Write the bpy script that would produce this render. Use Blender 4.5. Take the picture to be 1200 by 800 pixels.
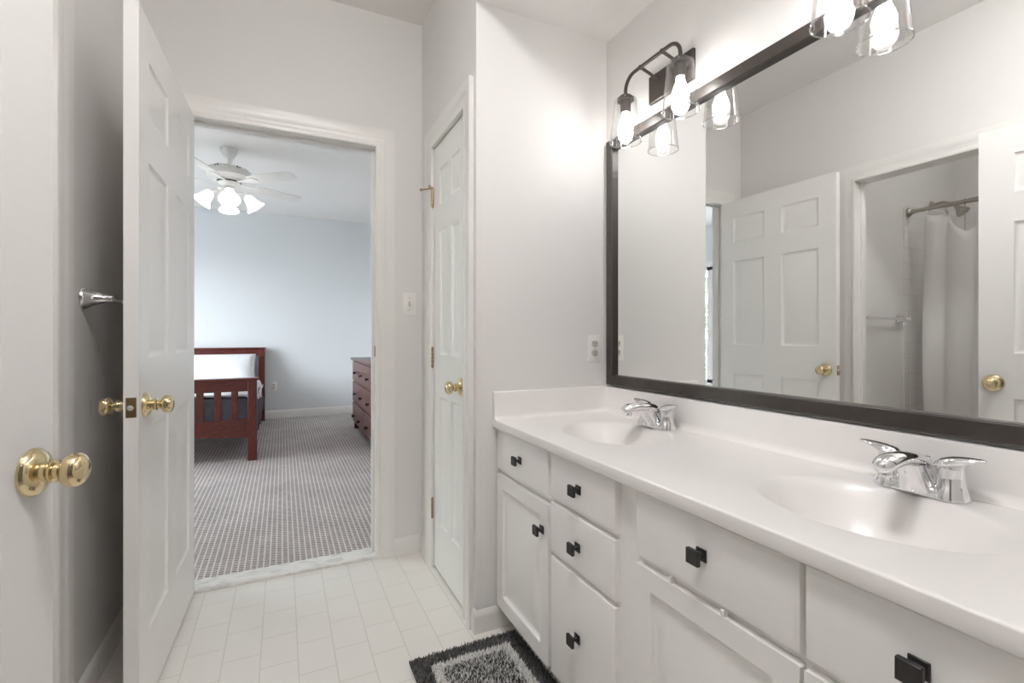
import bpy, bmesh, math, random
from mathutils import Vector, Matrix
random.seed(7)
for o in list(bpy.data.objects):
    bpy.data.objects.remove(o)
SC = bpy.context.scene
COL = SC.collection
PI = math.pi

# ------------------------------------------------------------------ camera, world, exposure
cd = bpy.data.cameras.new('camera')
cam = bpy.data.objects.new('camera', cd); COL.objects.link(cam)
cam.location = (0, 0, 1.13)
cam.rotation_euler = (PI/2, 0, math.radians(-25.66))
cd.sensor_width = 36; cd.lens = 36*560/1200; cd.shift_y = -7.5/1200
cd.clip_start = 0.02
SC.camera = cam
vs = SC.view_settings
vs.view_transform = 'Standard'; vs.look = 'None'; vs.gamma = 1; vs.use_curve_mapping = False
vs.exposure = 0.0
SC.cycles.use_denoising = True
SC.cycles.max_bounces = 14; SC.cycles.diffuse_bounces = 8; SC.cycles.glossy_bounces = 6
SC.cycles.transparent_max_bounces = 24; SC.cycles.caustics_reflective = False; SC.cycles.caustics_refractive = False
SKY = 43.0        # daylight outside the bedroom window
BULB = 46.0       # vanity bulbs
HALL = 3.0       # added fill lamp in the hall behind the camera
BATH = 66.0       # added fill lamp on the bathroom ceiling, out of view
TUB_FILL = 24.0       # added fill lamp that brightens the tub room
FANGLOW = 2.0     # opal shades of the ceiling fan
w = bpy.data.worlds.new('world'); SC.world = w; w.use_nodes = True
bg = w.node_tree.nodes['Background']; bg.inputs[0].default_value = (0.88, 0.92, 1.0, 1); bg.inputs[1].default_value = SKY
pl = bpy.data.lights.new('window_portal', 'AREA'); pl.shape = 'RECTANGLE'; pl.size = 1.7; pl.size_y = 1.8
pl.cycles.is_portal = True
po = bpy.data.objects.new('window_portal', pl); COL.objects.link(po)
po.location = (-3.36, 5.15, 1.28); po.rotation_euler = (PI/2, 0, -PI/2)

# ------------------------------------------------------------------ materials
def S(r, g, b):
    f = lambda c: (c/255/12.92) if c/255 <= 0.04045 else ((c/255+0.055)/1.055)**2.4
    return (f(r), f(g), f(b), 1)

class N:
    def __init__(s, name):
        s.m = bpy.data.materials.new(name); s.m.use_nodes = True
        s.t = s.m.node_tree; s.b = s.t.nodes['Principled BSDF']; s.out = s.t.nodes['Material Output']
    def n(s, kind, **kw):
        x = s.t.nodes.new('ShaderNode'+kind)
        for k, v in kw.items():
            if k in x.inputs: x.inputs[k].default_value = v
            else: setattr(x, k, v)
        return x
    def l(s, a, b): s.t.links.new(a, b)
    def coord(s, scale=(1, 1, 1), rot=(0, 0, 0), loc=(0, 0, 0), kind='Object'):
        c = s.n('TexCoord'); mp = s.n('Mapping')
        mp.inputs['Scale'].default_value = scale; mp.inputs['Rotation'].default_value = rot; mp.inputs['Location'].default_value = loc
        s.l(c.outputs[kind], mp.inputs[0]); return mp.outputs[0]
    def bump(s, h, strength, dist=0.002):
        b = s.n('Bump'); b.inputs['Strength'].default_value = strength; b.inputs['Distance'].default_value = dist
        s.l(h, b.inputs['Height']); s.l(b.outputs[0], s.b.inputs['Normal'])

def paint(name, col, rough=0.5, var=0.02, scale=60, bump=0.08, metal=0, spec=0.5, coat=0):
    """solid colour with faint procedural mottling and surface texture"""
    k = N(name); v = k.coord()
    no = k.n('TexNoise'); no.inputs['Scale'].default_value = scale; no.inputs['Detail'].default_value = 3
    k.l(v, no.inputs['Vector'])
    rp = k.n('ValToRGB'); a = [max(0, c*(1-var)) for c in col[:3]]; b = [min(1, c*(1+var)) for c in col[:3]]
    rp.color_ramp.elements[0].position = .3; rp.color_ramp.elements[1].position = .7
    rp.color_ramp.elements[0].color = (*a, 1); rp.color_ramp.elements[1].color = (*b, 1)
    k.l(no.outputs['Fac'], rp.inputs[0]); k.l(rp.outputs[0], k.b.inputs['Base Color'])
    k.b.inputs['Roughness'].default_value = rough; k.b.inputs['Metallic'].default_value = metal
    k.b.inputs['Specular IOR Level'].default_value = spec; k.b.inputs['Coat Weight'].default_value = coat
    if bump: k.bump(no.outputs['Fac'], bump)
    return k.m

def emit(name, col, strength):
    k = N(name); k.b.inputs['Base Color'].default_value = (*col, 1)
    k.b.inputs['Emission Color'].default_value = (*col, 1); k.b.inputs['Emission Strength'].default_value = strength
    return k.m

def thin_glass(name, tint=(1, 1, 1), lo=0.04, hi=0.5):
    k = N(name); tr = k.n('BsdfTransparent'); gl = k.n('BsdfGlossy'); mx = k.n('MixShader'); lw = k.n('LayerWeight')
    tr.inputs[0].default_value = (*tint, 1); gl.inputs['Roughness'].default_value = 0.02; lw.inputs[0].default_value = 0.5
    pw = k.n('Math', operation='POWER'); pw.inputs[1].default_value = 3.0
    mr = k.n('MapRange'); mr.inputs['To Min'].default_value = lo; mr.inputs['To Max'].default_value = hi
    k.l(lw.outputs['Facing'], pw.inputs[0]); k.l(pw.outputs[0], mr.inputs['Value']); k.l(mr.outputs[0], mx.inputs[0])
    k.l(tr.outputs[0], mx.inputs[1]); k.l(gl.outputs[0], mx.inputs[2]); k.l(mx.outputs[0], k.out.inputs['Surface'])
    return k.m

def brick(name, c1, mortar, bw, bh, msize, rot=0, loc=(0, 0, 0), rough=0.4, offset=0.5, var=0.03, bump=0.2, plane='XY', c2=None, smooth=0.1):
    k = N(name)
    rr = {'XY': (0, 0, rot), 'XZ': (PI/2, 0, 0), 'YZ': (PI/2, 0, PI/2)}[plane]
    c = k.n('TexCoord'); v = c.outputs['Object']
    if plane == 'XZ':
        sp = k.n('SeparateXYZ'); cb = k.n('CombineXYZ'); k.l(v, sp.inputs[0])
        ad = k.n('Math', operation='ADD'); k.l(sp.outputs['X'], ad.inputs[0]); k.l(sp.outputs['Y'], ad.inputs[1])
        k.l(ad.outputs[0], cb.inputs['X']); k.l(sp.outputs['Z'], cb.inputs['Y']); v = cb.outputs[0]; rr = (0, 0, 0)
    mp = k.n('Mapping'); mp.inputs['Rotation'].default_value = rr; mp.inputs['Location'].default_value = loc; k.l(v, mp.inputs[0])
    br = k.n('TexBrick'); br.offset = offset; br.inputs['Scale'].default_value = 1.0
    br.inputs['Brick Width'].default_value = bw; br.inputs['Row Height'].default_value = bh
    br.inputs['Mortar Size'].default_value = msize; br.inputs['Mortar Smooth'].default_value = smooth; br.inputs['Bias'].default_value = 0
    br.inputs['Color1'].default_value = c1; br.inputs['Color2'].default_value = c2 or (*[x*(1-var) for x in c1[:3]], 1); br.inputs['Mortar'].default_value = mortar
    k.l(mp.outputs[0], br.inputs['Vector']); k.l(br.outputs['Color'], k.b.inputs['Base Color'])
    k.b.inputs['Roughness'].default_value = rough
    if bump:
        iv = k.n('Math', operation='SUBTRACT'); iv.inputs[0].default_value = 1; k.l(br.outputs['Fac'], iv.inputs[1]); k.bump(iv.outputs[0], bump)
    return k.m

def wood(name, dark, light, axis=(1, 12, 12), rough=0.35):
    k = N(name); v = k.coord(scale=axis)
    no = k.n('TexNoise'); no.inputs['Scale'].default_value = 9; no.inputs['Detail'].default_value = 5; no.inputs['Distortion'].default_value = .6
    k.l(v, no.inputs['Vector']); rp = k.n('ValToRGB')
    rp.color_ramp.elements[0].position = .35; rp.color_ramp.elements[1].position = .7
    rp.color_ramp.elements[0].color = dark; rp.color_ramp.elements[1].color = light
    k.l(no.outputs['Fac'], rp.inputs[0]); k.l(rp.outputs[0], k.b.inputs['Base Color']); k.b.inputs['Roughness'].default_value = rough
    k.bump(no.outputs['Fac'], .05); return k.m

WALL = paint('bath_wall_paint', S(226, 224, 222), .55, .008, 200, .05, spec=.3)
BWALL = paint('bedroom_wall_paint', S(222, 225, 227), .7, .008, 200, .05, spec=.2)
CEIL = paint('ceiling_paint', S(234, 232, 230), .8, .008, 120, .05, spec=.2)
TRIM = paint('trim_paint', S(231, 229, 226), .3, .006, 40, .02)
DOOR = paint('door_paint', S(236, 234, 232), .28, .006, 40, .03)
CAB = paint('cabinet_paint', S(241, 239, 237), .35, .006, 40, .02)
MARBLE = paint('cultured_marble', S(236, 233, 231), .28, .006, 8, 0, coat=.1)
CHROME = paint('chrome', (.86, .86, .87, 1), .07, .01, 20, 0, metal=1)
BRASS = paint('polished_brass', S(224, 206, 166), .13, .03, 25, 0, metal=1)
AGED = paint('aged_brass', S(165, 140, 105), .32, .06, 60, .05, metal=1)
NICKEL = paint('brushed_nickel', S(178, 172, 164), .28, .04, 60, .03, metal=1)
BLACK = paint('black_metal', S(34, 32, 31), .4, .08, 80, .03)
BRONZE = paint('dark_bronze', S(62, 55, 51), .38, .1, 60, .03, metal=.25)
PLASTIC = paint('white_plastic', S(236, 234, 230), .3, .004, 30, 0)
SLOT = paint('dark_slot', S(60, 56, 52), .6, .05, 30, 0)
GREY = paint('grey_toggle', S(198, 193, 187), .4, .02, 30, 0)
GLASS = thin_glass('clear_shade_glass', (.995, .995, .995), .05, .7)
RIM = thin_glass('polished_glass_rim', (.99, .99, .99), .45, .9)
PANE = thin_glass('window_glass', (.97, .99, .98), .04, .5)
BULBM = emit('lit_bulb', (1.0, .975, .955), BULB)
OPAL = emit('lit_opal_glass', (1.0, .97, .93), FANGLOW)
BATHM = emit('bath_fill_glow', (1.0, .985, .98), BATH)
TUBM = emit('tub_fill_glow', (1.0, .985, .965), TUB_FILL)
HALLM = emit('hall_fill_glow', (1.0, .98, .96), HALL)
CURT = paint('white_curtain_cloth', S(226, 224, 222), .8, .02, 300, .15, spec=.2)
PORC = paint('white_porcelain', S(232, 230, 227), .15, .005, 10, 0)
SHEET = paint('white_cotton', S(228, 230, 234), .85, .03, 40, .25, spec=.1)
COMF = paint('slate_comforter_cloth', S(92, 94, 104), .9, .12, 22, .4, spec=.1)
CHERRY = wood('cherry_wood', S(76, 32, 26), S(112, 50, 40), (2, 9, 9), .35)
CHERRYV = wood('cherry_wood_upright', S(78, 33, 27), S(116, 52, 42), (9, 9, 2), .35)
DRESS = wood('dark_cherry_wood', S(70, 36, 33), S(96, 50, 46), (9, 2, 9), .3)
FANW = paint('fan_white_enamel', S(226, 225, 223), .35, .01, 30, .02)
BLADE = paint('fan_blade_white', S(230, 228, 224), .45, .02, 30, .02)
VINYL = brick('vinyl_tile_floor', S(231, 228, 223), S(214, 209, 202), .177, .1183, .0022, rot=PI/2, loc=(.055, .187, 0), rough=.32, bump=.08, var=.02)
TILE = brick('white_wall_tile', S(228, 226, 224), S(213, 209, 207), .108, .108, .002, rough=.2, offset=0, plane='XZ', bump=.15)
HALLC = paint('hall_carpet', S(196, 188, 178), .95, .1, 300, .4)
BOUNCE = paint('bounce_ground_grey', S(135, 135, 134), .95, .25, 20, .5)  # unseen ground; grey picked for the daylight it bounces onto the bedroom ceiling
LEAF = paint('leaf_green', S(104, 132, 88), .6, .35, 3, .1)
BARK = paint('bark', S(92, 76, 60), .9, .2, 30, .5)

def carpet():
    k = N('berber_carpet')
    mp = k.coord(rot=(0, 0, PI/2))
    br = k.n('TexBrick'); br.offset = .5; br.inputs['Scale'].default_value = 1
    br.inputs['Brick Width'].default_value = .021; br.inputs['Row Height'].default_value = .0275
    br.inputs['Mortar Size'].default_value = .0052; br.inputs['Mortar Smooth'].default_value = .5; br.inputs['Bias'].default_value = 0
    br.inputs['Color1'].default_value = S(122, 114, 114); br.inputs['Color2'].default_value = S(152, 143, 142); br.inputs['Mortar'].default_value = S(216, 209, 206)
    k.l(mp, br.inputs['Vector'])
    no = k.n('TexNoise'); no.inputs['Scale'].default_value = 3.2; no.inputs['Detail'].default_value = 6; k.l(mp, no.inputs['Vector'])
    mx = k.n('MixRGB', blend_type='MULTIPLY'); mx.inputs[0].default_value = .35
    cr = k.n('ValToRGB'); cr.color_ramp.elements[0].position = .35; cr.color_ramp.elements[1].position = .65; cr.color_ramp.elements[0].color = (.6, .6, .6, 1)
    k.l(no.outputs['Fac'], cr.inputs[0]); k.l(br.outputs['Color'], mx.inputs[1]); k.l(cr.outputs[0], mx.inputs[2])
    k.l(mx.outputs[0], k.b.inputs['Base Color']); k.b.inputs['Roughness'].default_value = .95; k.b.inputs['Specular IOR Level'].default_value = .1
    k.bump(br.outputs['Fac'], .5, .004); return k.m
CARPET = carpet()

def marble_strip():
    k = N('grey_veined_marble'); v = k.coord(scale=(1, 2.5, 1))
    no = k.n('TexNoise'); no.inputs['Scale'].default_value = 7; no.inputs['Detail'].default_value = 8; no.inputs['Distortion'].default_value = 2.2
    k.l(v, no.inputs['Vector']); rp = k.n('ValToRGB')
    rp.color_ramp.elements[0].position = .36; rp.color_ramp.elements[1].position = .52
    rp.color_ramp.elements[0].color = S(211, 209, 207); rp.color_ramp.elements[1].color = S(230, 228, 224)
    k.l(no.outputs['Fac'], rp.inputs[0]); k.l(rp.outputs[0], k.b.inputs['Base Color']); k.b.inputs['Roughness'].default_value = .25; return k.m
THRESH = marble_strip()

def shag(name, a, b, mid=.5):
    k = N(name); g = k.n('NewGeometry'); rp = k.n('ValToRGB'); rp.color_ramp.elements[0].position = mid-.12; rp.color_ramp.elements[1].position = mid+.12
    rp.color_ramp.elements[0].color = a; rp.color_ramp.elements[1].color = b
    k.l(g.outputs['Random Per Island'], rp.inputs[0]); k.l(rp.outputs[0], k.b.inputs['Base Color']); k.b.inputs['Roughness'].default_value = .95
    k.b.inputs['Specular IOR Level'].default_value = .1; return k.m
SHAGD = shag('charcoal_shag', S(92, 91, 90), S(124, 123, 122))
SHAGW = shag('white_shag', S(236, 235, 233), S(248, 247, 245))
SHAGM = shag('mixed_shag', S(70, 70, 71), S(234, 233, 232), .45)
MATB = paint('mat_backing', S(60, 60, 62), .95, .1, 60, .3)

def mirror_mat():
    k = N('silvered_mirror'); k.b.inputs['Base Color'].default_value = (.93, .94, .93, 1); k.b.inputs['Metallic'].default_value = 1; k.b.inputs['Roughness'].default_value = 0
    return k.m
MIRROR = mirror_mat()

# ------------------------------------------------------------------ mesh helpers
def box(bm, x0, x1, y0, y1, z0, z1):
    x0, x1 = min(x0, x1), max(x0, x1); y0, y1 = min(y0, y1), max(y0, y1); z0, z1 = min(z0, z1), max(z0, z1)
    v = [bm.verts.new(p) for p in ((x0,y0,z0),(x1,y0,z0),(x1,y1,z0),(x0,y1,z0),(x0,y0,z1),(x1,y0,z1),(x1,y1,z1),(x0,y1,z1))]
    for f in ((0,3,2,1),(4,5,6,7),(0,1,5,4),(1,2,6,5),(2,3,7,6),(3,0,4,7)):
        bm.faces.new([v[i] for i in f])
    return bm
def B(*a):
    """new bmesh holding boxes; each argument a 6-tuple"""
    bm = bmesh.new()
    for t in a: box(bm, *t)
    return bm
def frame_of(d):
    d = Vector(d).normalized(); up = Vector((0, 0, 1)) if abs(d.z) < .95 else Vector((1, 0, 0))
    a = d.cross(up).normalized(); return a, d.cross(a).normalized()
def loft(bm, rings, cap=True, closed=False):
    R = [[bm.verts.new(p) for p in r] for r in rings]; n = len(R[0])
    m = len(R) if closed else len(R)-1
    for i in range(m):
        a, b = R[i], R[(i+1) % len(R)]
        for j in range(n): bm.faces.new((a[j], a[(j+1) % n], b[(j+1) % n], b[j]))
    if cap and not closed:
        bm.faces.new(R[0][::-1]); bm.faces.new(R[-1])
    return bm
def tube(bm, pts, r, n=12, cap=True):
    pts = [Vector(p) for p in pts]; rr = r if isinstance(r, (list, tuple)) else [r]*len(pts)
    rings = []; a = None
    for i, p in enumerate(pts):
        d = (pts[min(i+1, len(pts)-1)]-pts[max(i-1, 0)]).normalized()
        if a is None: a, b = frame_of(d)
        else:
            a = (a - d*a.dot(d)).normalized(); b = d.cross(a)
        rings.append([p+(a*math.cos(t)+b*math.sin(t))*rr[i] for t in [2*PI*k/n for k in range(n)]])
    return loft(bm, rings, cap)
def lathe(bm, prof, origin=(0, 0, 0), axis=(0, 0, 1), n=32, closed=False):
    """prof = [(radius, distance along axis)]"""
    o = Vector(origin); d = Vector(axis).normalized(); a, b = frame_of(d)
    rings = [[o+d*z+(a*math.cos(t)+b*math.sin(t))*max(r, 1e-5) for t in [2*PI*k/n for k in range(n)]] for r, z in prof]
    return loft(bm, rings, not closed, closed)
def ball(bm, c, r, n=16):
    return lathe(bm, [(r*math.sin(PI*i/10), -r*math.cos(PI*i/10)) for i in range(11)], c, (0, 0, 1), n)
def prism(bm, poly, f0, f1):
    """poly of 2-D points; f0/f1 map a 2-D point to 3-D for the two ends"""
    return loft(bm, [[f0(*p) for p in poly], [f1(*p) for p in poly]])
def sweep_open(bm, prof, path):
    """path = list of functions (u,v)->point; profile joined along the path"""
    return loft(bm, [[f(u, v) for u, v in prof] for f in path])
ORIGIN = {}
def obj(name, bm, m, parent=None, bevel=0, seg=2, angle=35, kind=None, label=None, thick=0):
    bmesh.ops.recalc_face_normals(bm, faces=bm.faces)
    if parent is not None and ORIGIN[parent.name].length:
        bmesh.ops.translate(bm, verts=bm.verts, vec=-ORIGIN[parent.name])
    me = bpy.data.meshes.new(name); bm.to_mesh(me); bm.free()
    me.materials.append(m)
    for p in me.polygons: p.use_smooth = True
    me.set_sharp_from_angle(angle=math.radians(angle))
    o = bpy.data.objects.new(name, me); COL.objects.link(o)
    if parent is not None: o.parent = parent; ORIGIN[o.name] = ORIGIN[parent.name]
    else: ORIGIN[o.name] = Vector((0, 0, 0))
    if thick:
        s = o.modifiers.new('solid', 'SOLIDIFY'); s.thickness = thick; s.offset = 0
    if bevel:
        b = o.modifiers.new('bevel', 'BEVEL'); b.width = bevel; b.segments = seg; b.limit_method = 'ANGLE'; b.angle_limit = math.radians(40)
    if kind: o['kind'] = kind
    if label: o['label'] = label
    return o
def thing(name, label, cat, loc=(0, 0, 0), rotz=0, group=None, local=False, kind=None):
    o = bpy.data.objects.new(name, None); COL.objects.link(o); o.empty_display_size = .05
    o.location = loc; o.rotation_euler = (0, 0, rotz); o['label'] = label; o['category'] = cat
    if group: o['group'] = group
    if kind: o['kind'] = kind
    ORIGIN[o.name] = Vector((0, 0, 0)) if local else Vector(loc)
    return o
def tag(o, label, cat, group=None):
    o['label'] = label; o['category'] = cat
    if group: o['group'] = group
    return o
def struct(name, bm, m, label=None, cat=None, bevel=0):
    o = obj(name, bm, m, None, bevel); o['kind'] = 'structure'
    if label: o['label'] = label; o['category'] = cat
    return o
def dup(root, loc, rotz=None, label=None, group=None):
    r = root.copy(); COL.objects.link(r); r.location = loc
    if rotz is not None: r.rotation_euler = (0, 0, rotz)
    if label: r['label'] = label
    if group: r['group'] = group
    for ch in list(root.children):
        c = ch.copy(); COL.objects.link(c); c.parent = r
        for g in list(ch.children):
            d = g.copy(); COL.objects.link(d); d.parent = c
    return r

# ------------------------------------------------------------------ room shell
HC = 2.76
struct('floor_bath', B((-2.1, 1.39, .05, 2.485, -.06, 0)), VINYL, 'pale square-patterned vinyl floor of the bathroom', 'floor')
struct('floor_bedroom', B((-3.3, 1.39, 2.587, 7.32, -.06, .004)), CARPET, 'grey dotted loop carpet of the bedroom', 'floor')
struct('floor_hall', B((-1.3, 1.39, -1.72, .05, -.06, .0)), HALLC, 'beige carpet of the hall behind the camera', 'floor')
struct('trim_1', B((-.40, .445, 2.478, 2.592, -.06, .014)), THRESH, 'grey-veined white marble threshold under the bedroom doorway', 'threshold', .005)
struct('ceiling', B((-3.32, 1.39, -1.72, 7.32, HC, HC+.1)), CEIL, 'white ceiling', 'ceiling')
struct('ceiling_soffit', B((.664, 1.272, .13, 1.696, 2.40, HC)), CEIL, 'lowered white ceiling over the vanity', 'soffit')
struct('wall_right', B((1.272, 1.39, -1.72, 7.32, -.06, HC)), WALL, 'white wall behind the vanity mirror', 'wall')
struct('wall_end', B((.664, 1.272, 1.696, 1.80, -.0, HC)), WALL, 'white wall at the end of the vanity', 'wall')
struct('wall_closet', B((.664, .772, 1.80, 1.802, 0, HC), (.664, .772, 2.274, 2.48, 0, HC), (.664, .772, 1.802, 2.274, 2.045, HC)), WALL, 'white wall around the narrow closet door', 'wall')
struct('wall_back', B((-3.32, -.404, 2.48, 2.59, -.06, HC), (.445, 1.272, 2.48, 2.59, -.06, HC), (-.404, .445, 2.48, 2.59, 2.094, HC)), WALL, 'white wall around the bedroom doorway', 'wall')
struct('wall_left', B((-.66, -.555, .13, .902, 0, HC), (-.66, -.555, 1.70, 2.48, 0, HC), (-.66, -.555, .902, 1.70, 2.065, HC)), WALL, 'white wall behind the open doors', 'wall')
struct('wall_south', B((-2.1, -.53, .015, .13, 0, HC), (.48, 1.272, .015, .13, 0, HC), (-.53, .48, .015, .13, 2.08, HC)), WALL, 'white wall around the hall doorway', 'wall')
struct('wall_tub_north', B((-2.1, -.66, 1.79, 1.90, 0, HC)), WALL, 'white wall behind the shower head', 'wall')
struct('wall_tub_west', B((-2.1, -2.0, .13, 1.79, 0, HC)), WALL, 'white wall along the bathtub', 'wall')
struct('wall_bedroom_north', B((-3.32, 1.272, 7.2, 7.32, -.06, HC)), BWALL, 'pale blue-white wall behind the bed', 'wall')
WY0, WY1, WZ0, WZ1 = 4.35, 5.95, .42, 2.15
struct('wall_bedroom_west', B((-3.32, -3.2, 2.59, WY0, -.06, HC), (-3.32, -3.2, WY1, 7.2, -.06, HC), (-3.32, -3.2, WY0, WY1, -.06, WZ0), (-3.32, -3.2, WY0, WY1, WZ1, HC)), BWALL, 'bedroom wall with the window', 'wall')
struct('wall_hall', B((-1.3, -1.2, -1.72, .015, 0, HC), (-1.2, 1.272, -1.72, -1.62, 0, HC)), WALL, 'white hall wall behind the camera', 'wall')
# tiled surround of the tub
struct('wall_tile', B((-2.0, -1.30, 1.782, 1.79, .40, 2.02), (-2.0, -1.992, .138, 1.782, .40, 2.02), (-2.0, -1.30, .13, .138, .40, 2.02)), TILE, 'white square wall tile around the bathtub', 'tile')

CASE = [(0, 0), (0, .011), (.006, .014), (.014, .014), (.018, .011), (.026, .010), (.034, .013), (.042, .013), (.047, .016), (.062, .019), (.089, .019), (.089, 0)]
def casing(name, e, n, base, s0, s1, top, label, right=True, left=True):
    """door casing swept round an opening: e along wall, n out of wall, base a point on wall at floor"""
    e, n, base = Vector(e), Vector(n), Vector(base); Z = Vector((0, 0, 1))
    P = lambda s, z, v: base+e*s+n*v+Z*z
    path = [lambda u, v: P(s0-u, 0, v), lambda u, v: P(s0-u, top+u, v), lambda u, v: P(s1+u, top+u, v), lambda u, v: P(s1+u, 0, v)]
    if not right: path = path[:2]+[lambda u, v: P(s1, top+u, v)]
    bm = bmesh.new(); sweep_open(bm, CASE, path)
    return struct(name, bm, TRIM, label, 'door casing')
casing('trim_2', (1, 0, 0), (0, -1, 0), (0, 2.4795, 0), -.386, .427, 2.082, 'white moulded casing around the bedroom doorway')
casing('trim_3', (0, 1, 0), (1, 0, 0), (-.5545, 0, 0), .92, 1.682, 2.045, 'white moulded casing around the tub room doorway')
casing('trim_4', (0, 1, 0), (-1, 0, 0), (.6635, 0, 0), 1.812, 2.266, 2.038, 'white moulded casing around the narrow closet door')
# jamb linings with stops
def jamb(name, boxes, label):
    return struct(name, B(*boxes), TRIM, label, 'door jamb', .0015)
j2 = jamb('trim_5', [(-.404, -.386, 2.48, 2.59, .0145, 2.094), (.427, .445, 2.48, 2.59, .0145, 2.094), (-.386, .427, 2.48, 2.59, 2.082, 2.094),
      (-.386, -.374, 2.525, 2.56, .0145, 2.076), (.415, .427, 2.525, 2.56, .0145, 2.076), (-.374, .415, 2.525, 2.56, 2.070, 2.082)], 'white jamb lining of the bedroom doorway')
obj('strike_plate', B((.4245, .4272, 2.49, 2.516, 1.02, 1.075)), AGED, j2, label='small brass strike plate')
jamb('trim_6', [(-.66, -.555, .902, .92, 0, 2.063), (-.66, -.555, 1.682, 1.70, 0, 2.063), (-.66, -.555, .92, 1.682, 2.045, 2.063),
      (-.625, -.60, 1.670, 1.682, 0, 2.045), (-.625, -.60, .92, .932, 0, 2.045)], 'white jamb lining of the tub room doorway')
jamb('trim_7', [(.664, .772, 1.8021, 1.812, 0, 2.045), (.664, .772, 2.266, 2.274, 0, 2.045), (.664, .772, 1.812, 2.266, 2.038, 2.045),
                (.706, .718, 1.812, 2.266, 0, 2.038)], 'white jamb of the narrow closet door')

BASE = [(0, 0), (.013, 0), (.013, .062), (.010, .070), (.005, .080), (0, .084)]
def baseboard(name, p0, p1, n, label, h=1.0):
    p0, p1, n = Vector(p0), Vector(p1), Vector(n)
    bm = bmesh.new(); prism(bm, BASE, lambda u, v: p0+n*u+Vector((0, 0, v*h)), lambda u, v: p1+n*u+Vector((0, 0, v*h)))
    return struct(name, bm, TRIM, label, 'baseboard')
baseboard('baseboard_back', (.517, 2.48, 0), (.651, 2.48, 0), (0, -1, 0), 'short white baseboard beside the bedroom doorway')
baseboard('baseboard_closet', (.664, 2.356, 0), (.664, 2.4665, 0), (-1, 0, 0), 'white baseboard in the corner past the closet door')
baseboard('baseboard_closet_front', (.664, 1.6955, 0), (.664, 1.721, 0), (-1, 0, 0), 'short white baseboard on the wall corner by the closet')
baseboard('baseboard_end', (.6508, 1.696, 0), (.80, 1.696, 0), (0, -1, 0), 'white baseboard on the wall end beside the vanity')
baseboard('baseboard_left', (-.555, 1.772, 0), (-.555, 2.478, 0), (1, 0, 0), 'white baseboard behind the open bedroom door')
baseboard('baseboard_bedroom', (-3.2, 7.2, .004), (1.272, 7.2, .004), (0, -1, 0), 'white baseboard behind the bed', 1.35)
baseboard('baseboard_bedroom_right', (1.272, 2.60, .004), (1.272, 7.186, .004), (-1, 0, 0), 'white baseboard along the wall behind the dresser', 1.35)

# bedroom window
wn = thing('window_1', 'white double bedroom window with trees outside', 'window', (-3.26, 5.15, WZ0), kind='structure')
bm = B((-3.30, -3.22, WY0, WY0+.05, WZ0, WZ1), (-3.30, -3.22, WY1-.05, WY1, WZ0, WZ1), (-3.30, -3.22, 5.10, 5.20, WZ0, WZ1),
       (-3.30, -3.22, WY0, WY1, WZ0, WZ0+.05), (-3.30, -3.22, WY0, WY1, WZ1-.05, WZ1),
       (-3.28, -3.24, WY0, WY1, 1.27, 1.31))
obj('window_frame', bm, TRIM, wn, .002)
obj('window_pane', B((-3.262, -3.258, WY0+.04, WY1-.04, WZ0+.04, WZ1-.04)), PANE, wn)
bm = bmesh.new(); P = lambda s, z, v: Vector((-3.2+v, s, z))
sweep_open(bm, CASE, [lambda u, v: P(WY0-u, WZ0-u, v), lambda u, v: P(WY0-u, WZ1+u, v), lambda u, v: P(WY1+u, WZ1+u, v), lambda u, v: P(WY1+u, WZ0-u, v), lambda u, v: P(WY0-u, WZ0-u-.0002, v)])
obj('window_casing', bm, TRIM, wn)
struct('ground', B((-60, -3.4, -40, 60, -.5, -.4)), BOUNCE, 'pale ground outside the bedroom window', 'ground')
def tree(x, y, r, zc, label):
    t = thing('tree', label, 'tree', (x, y, -.4), group=None)
    bm = bmesh.new(); tube(bm, [(x, y, -.4), (x+.05, y, zc*.5), (x, y+.05, zc), (x, y, zc+r*.6)], [.16, .13, .09, .03], 10); obj('trunk', bm, BARK, t)
    bm = bmesh.new()
    for i in range(2600):
        d = Vector((random.gauss(0, 1), random.gauss(0, 1), random.gauss(0, 1))).normalized()*r*random.uniform(.45, 1)**.6
        c = Vector((x, y, zc))+Vector((d.x, d.y, d.z*1.15)); a, b = frame_of(Vector((random.gauss(0, 1), random.gauss(0, 1), random.gauss(0, 1)))); s = random.uniform(.09, .17)
        v = [bm.verts.new(p) for p in (c-a*s, c+b*s*.5, c+a*s, c-b*s*.5)]; bm.faces.new(v)
    obj('foliage', bm, LEAF, t)
    return t
tree(-7.2, 8.6, 2.1, 1.5, 'leafy green tree outside the bedroom window')

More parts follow.
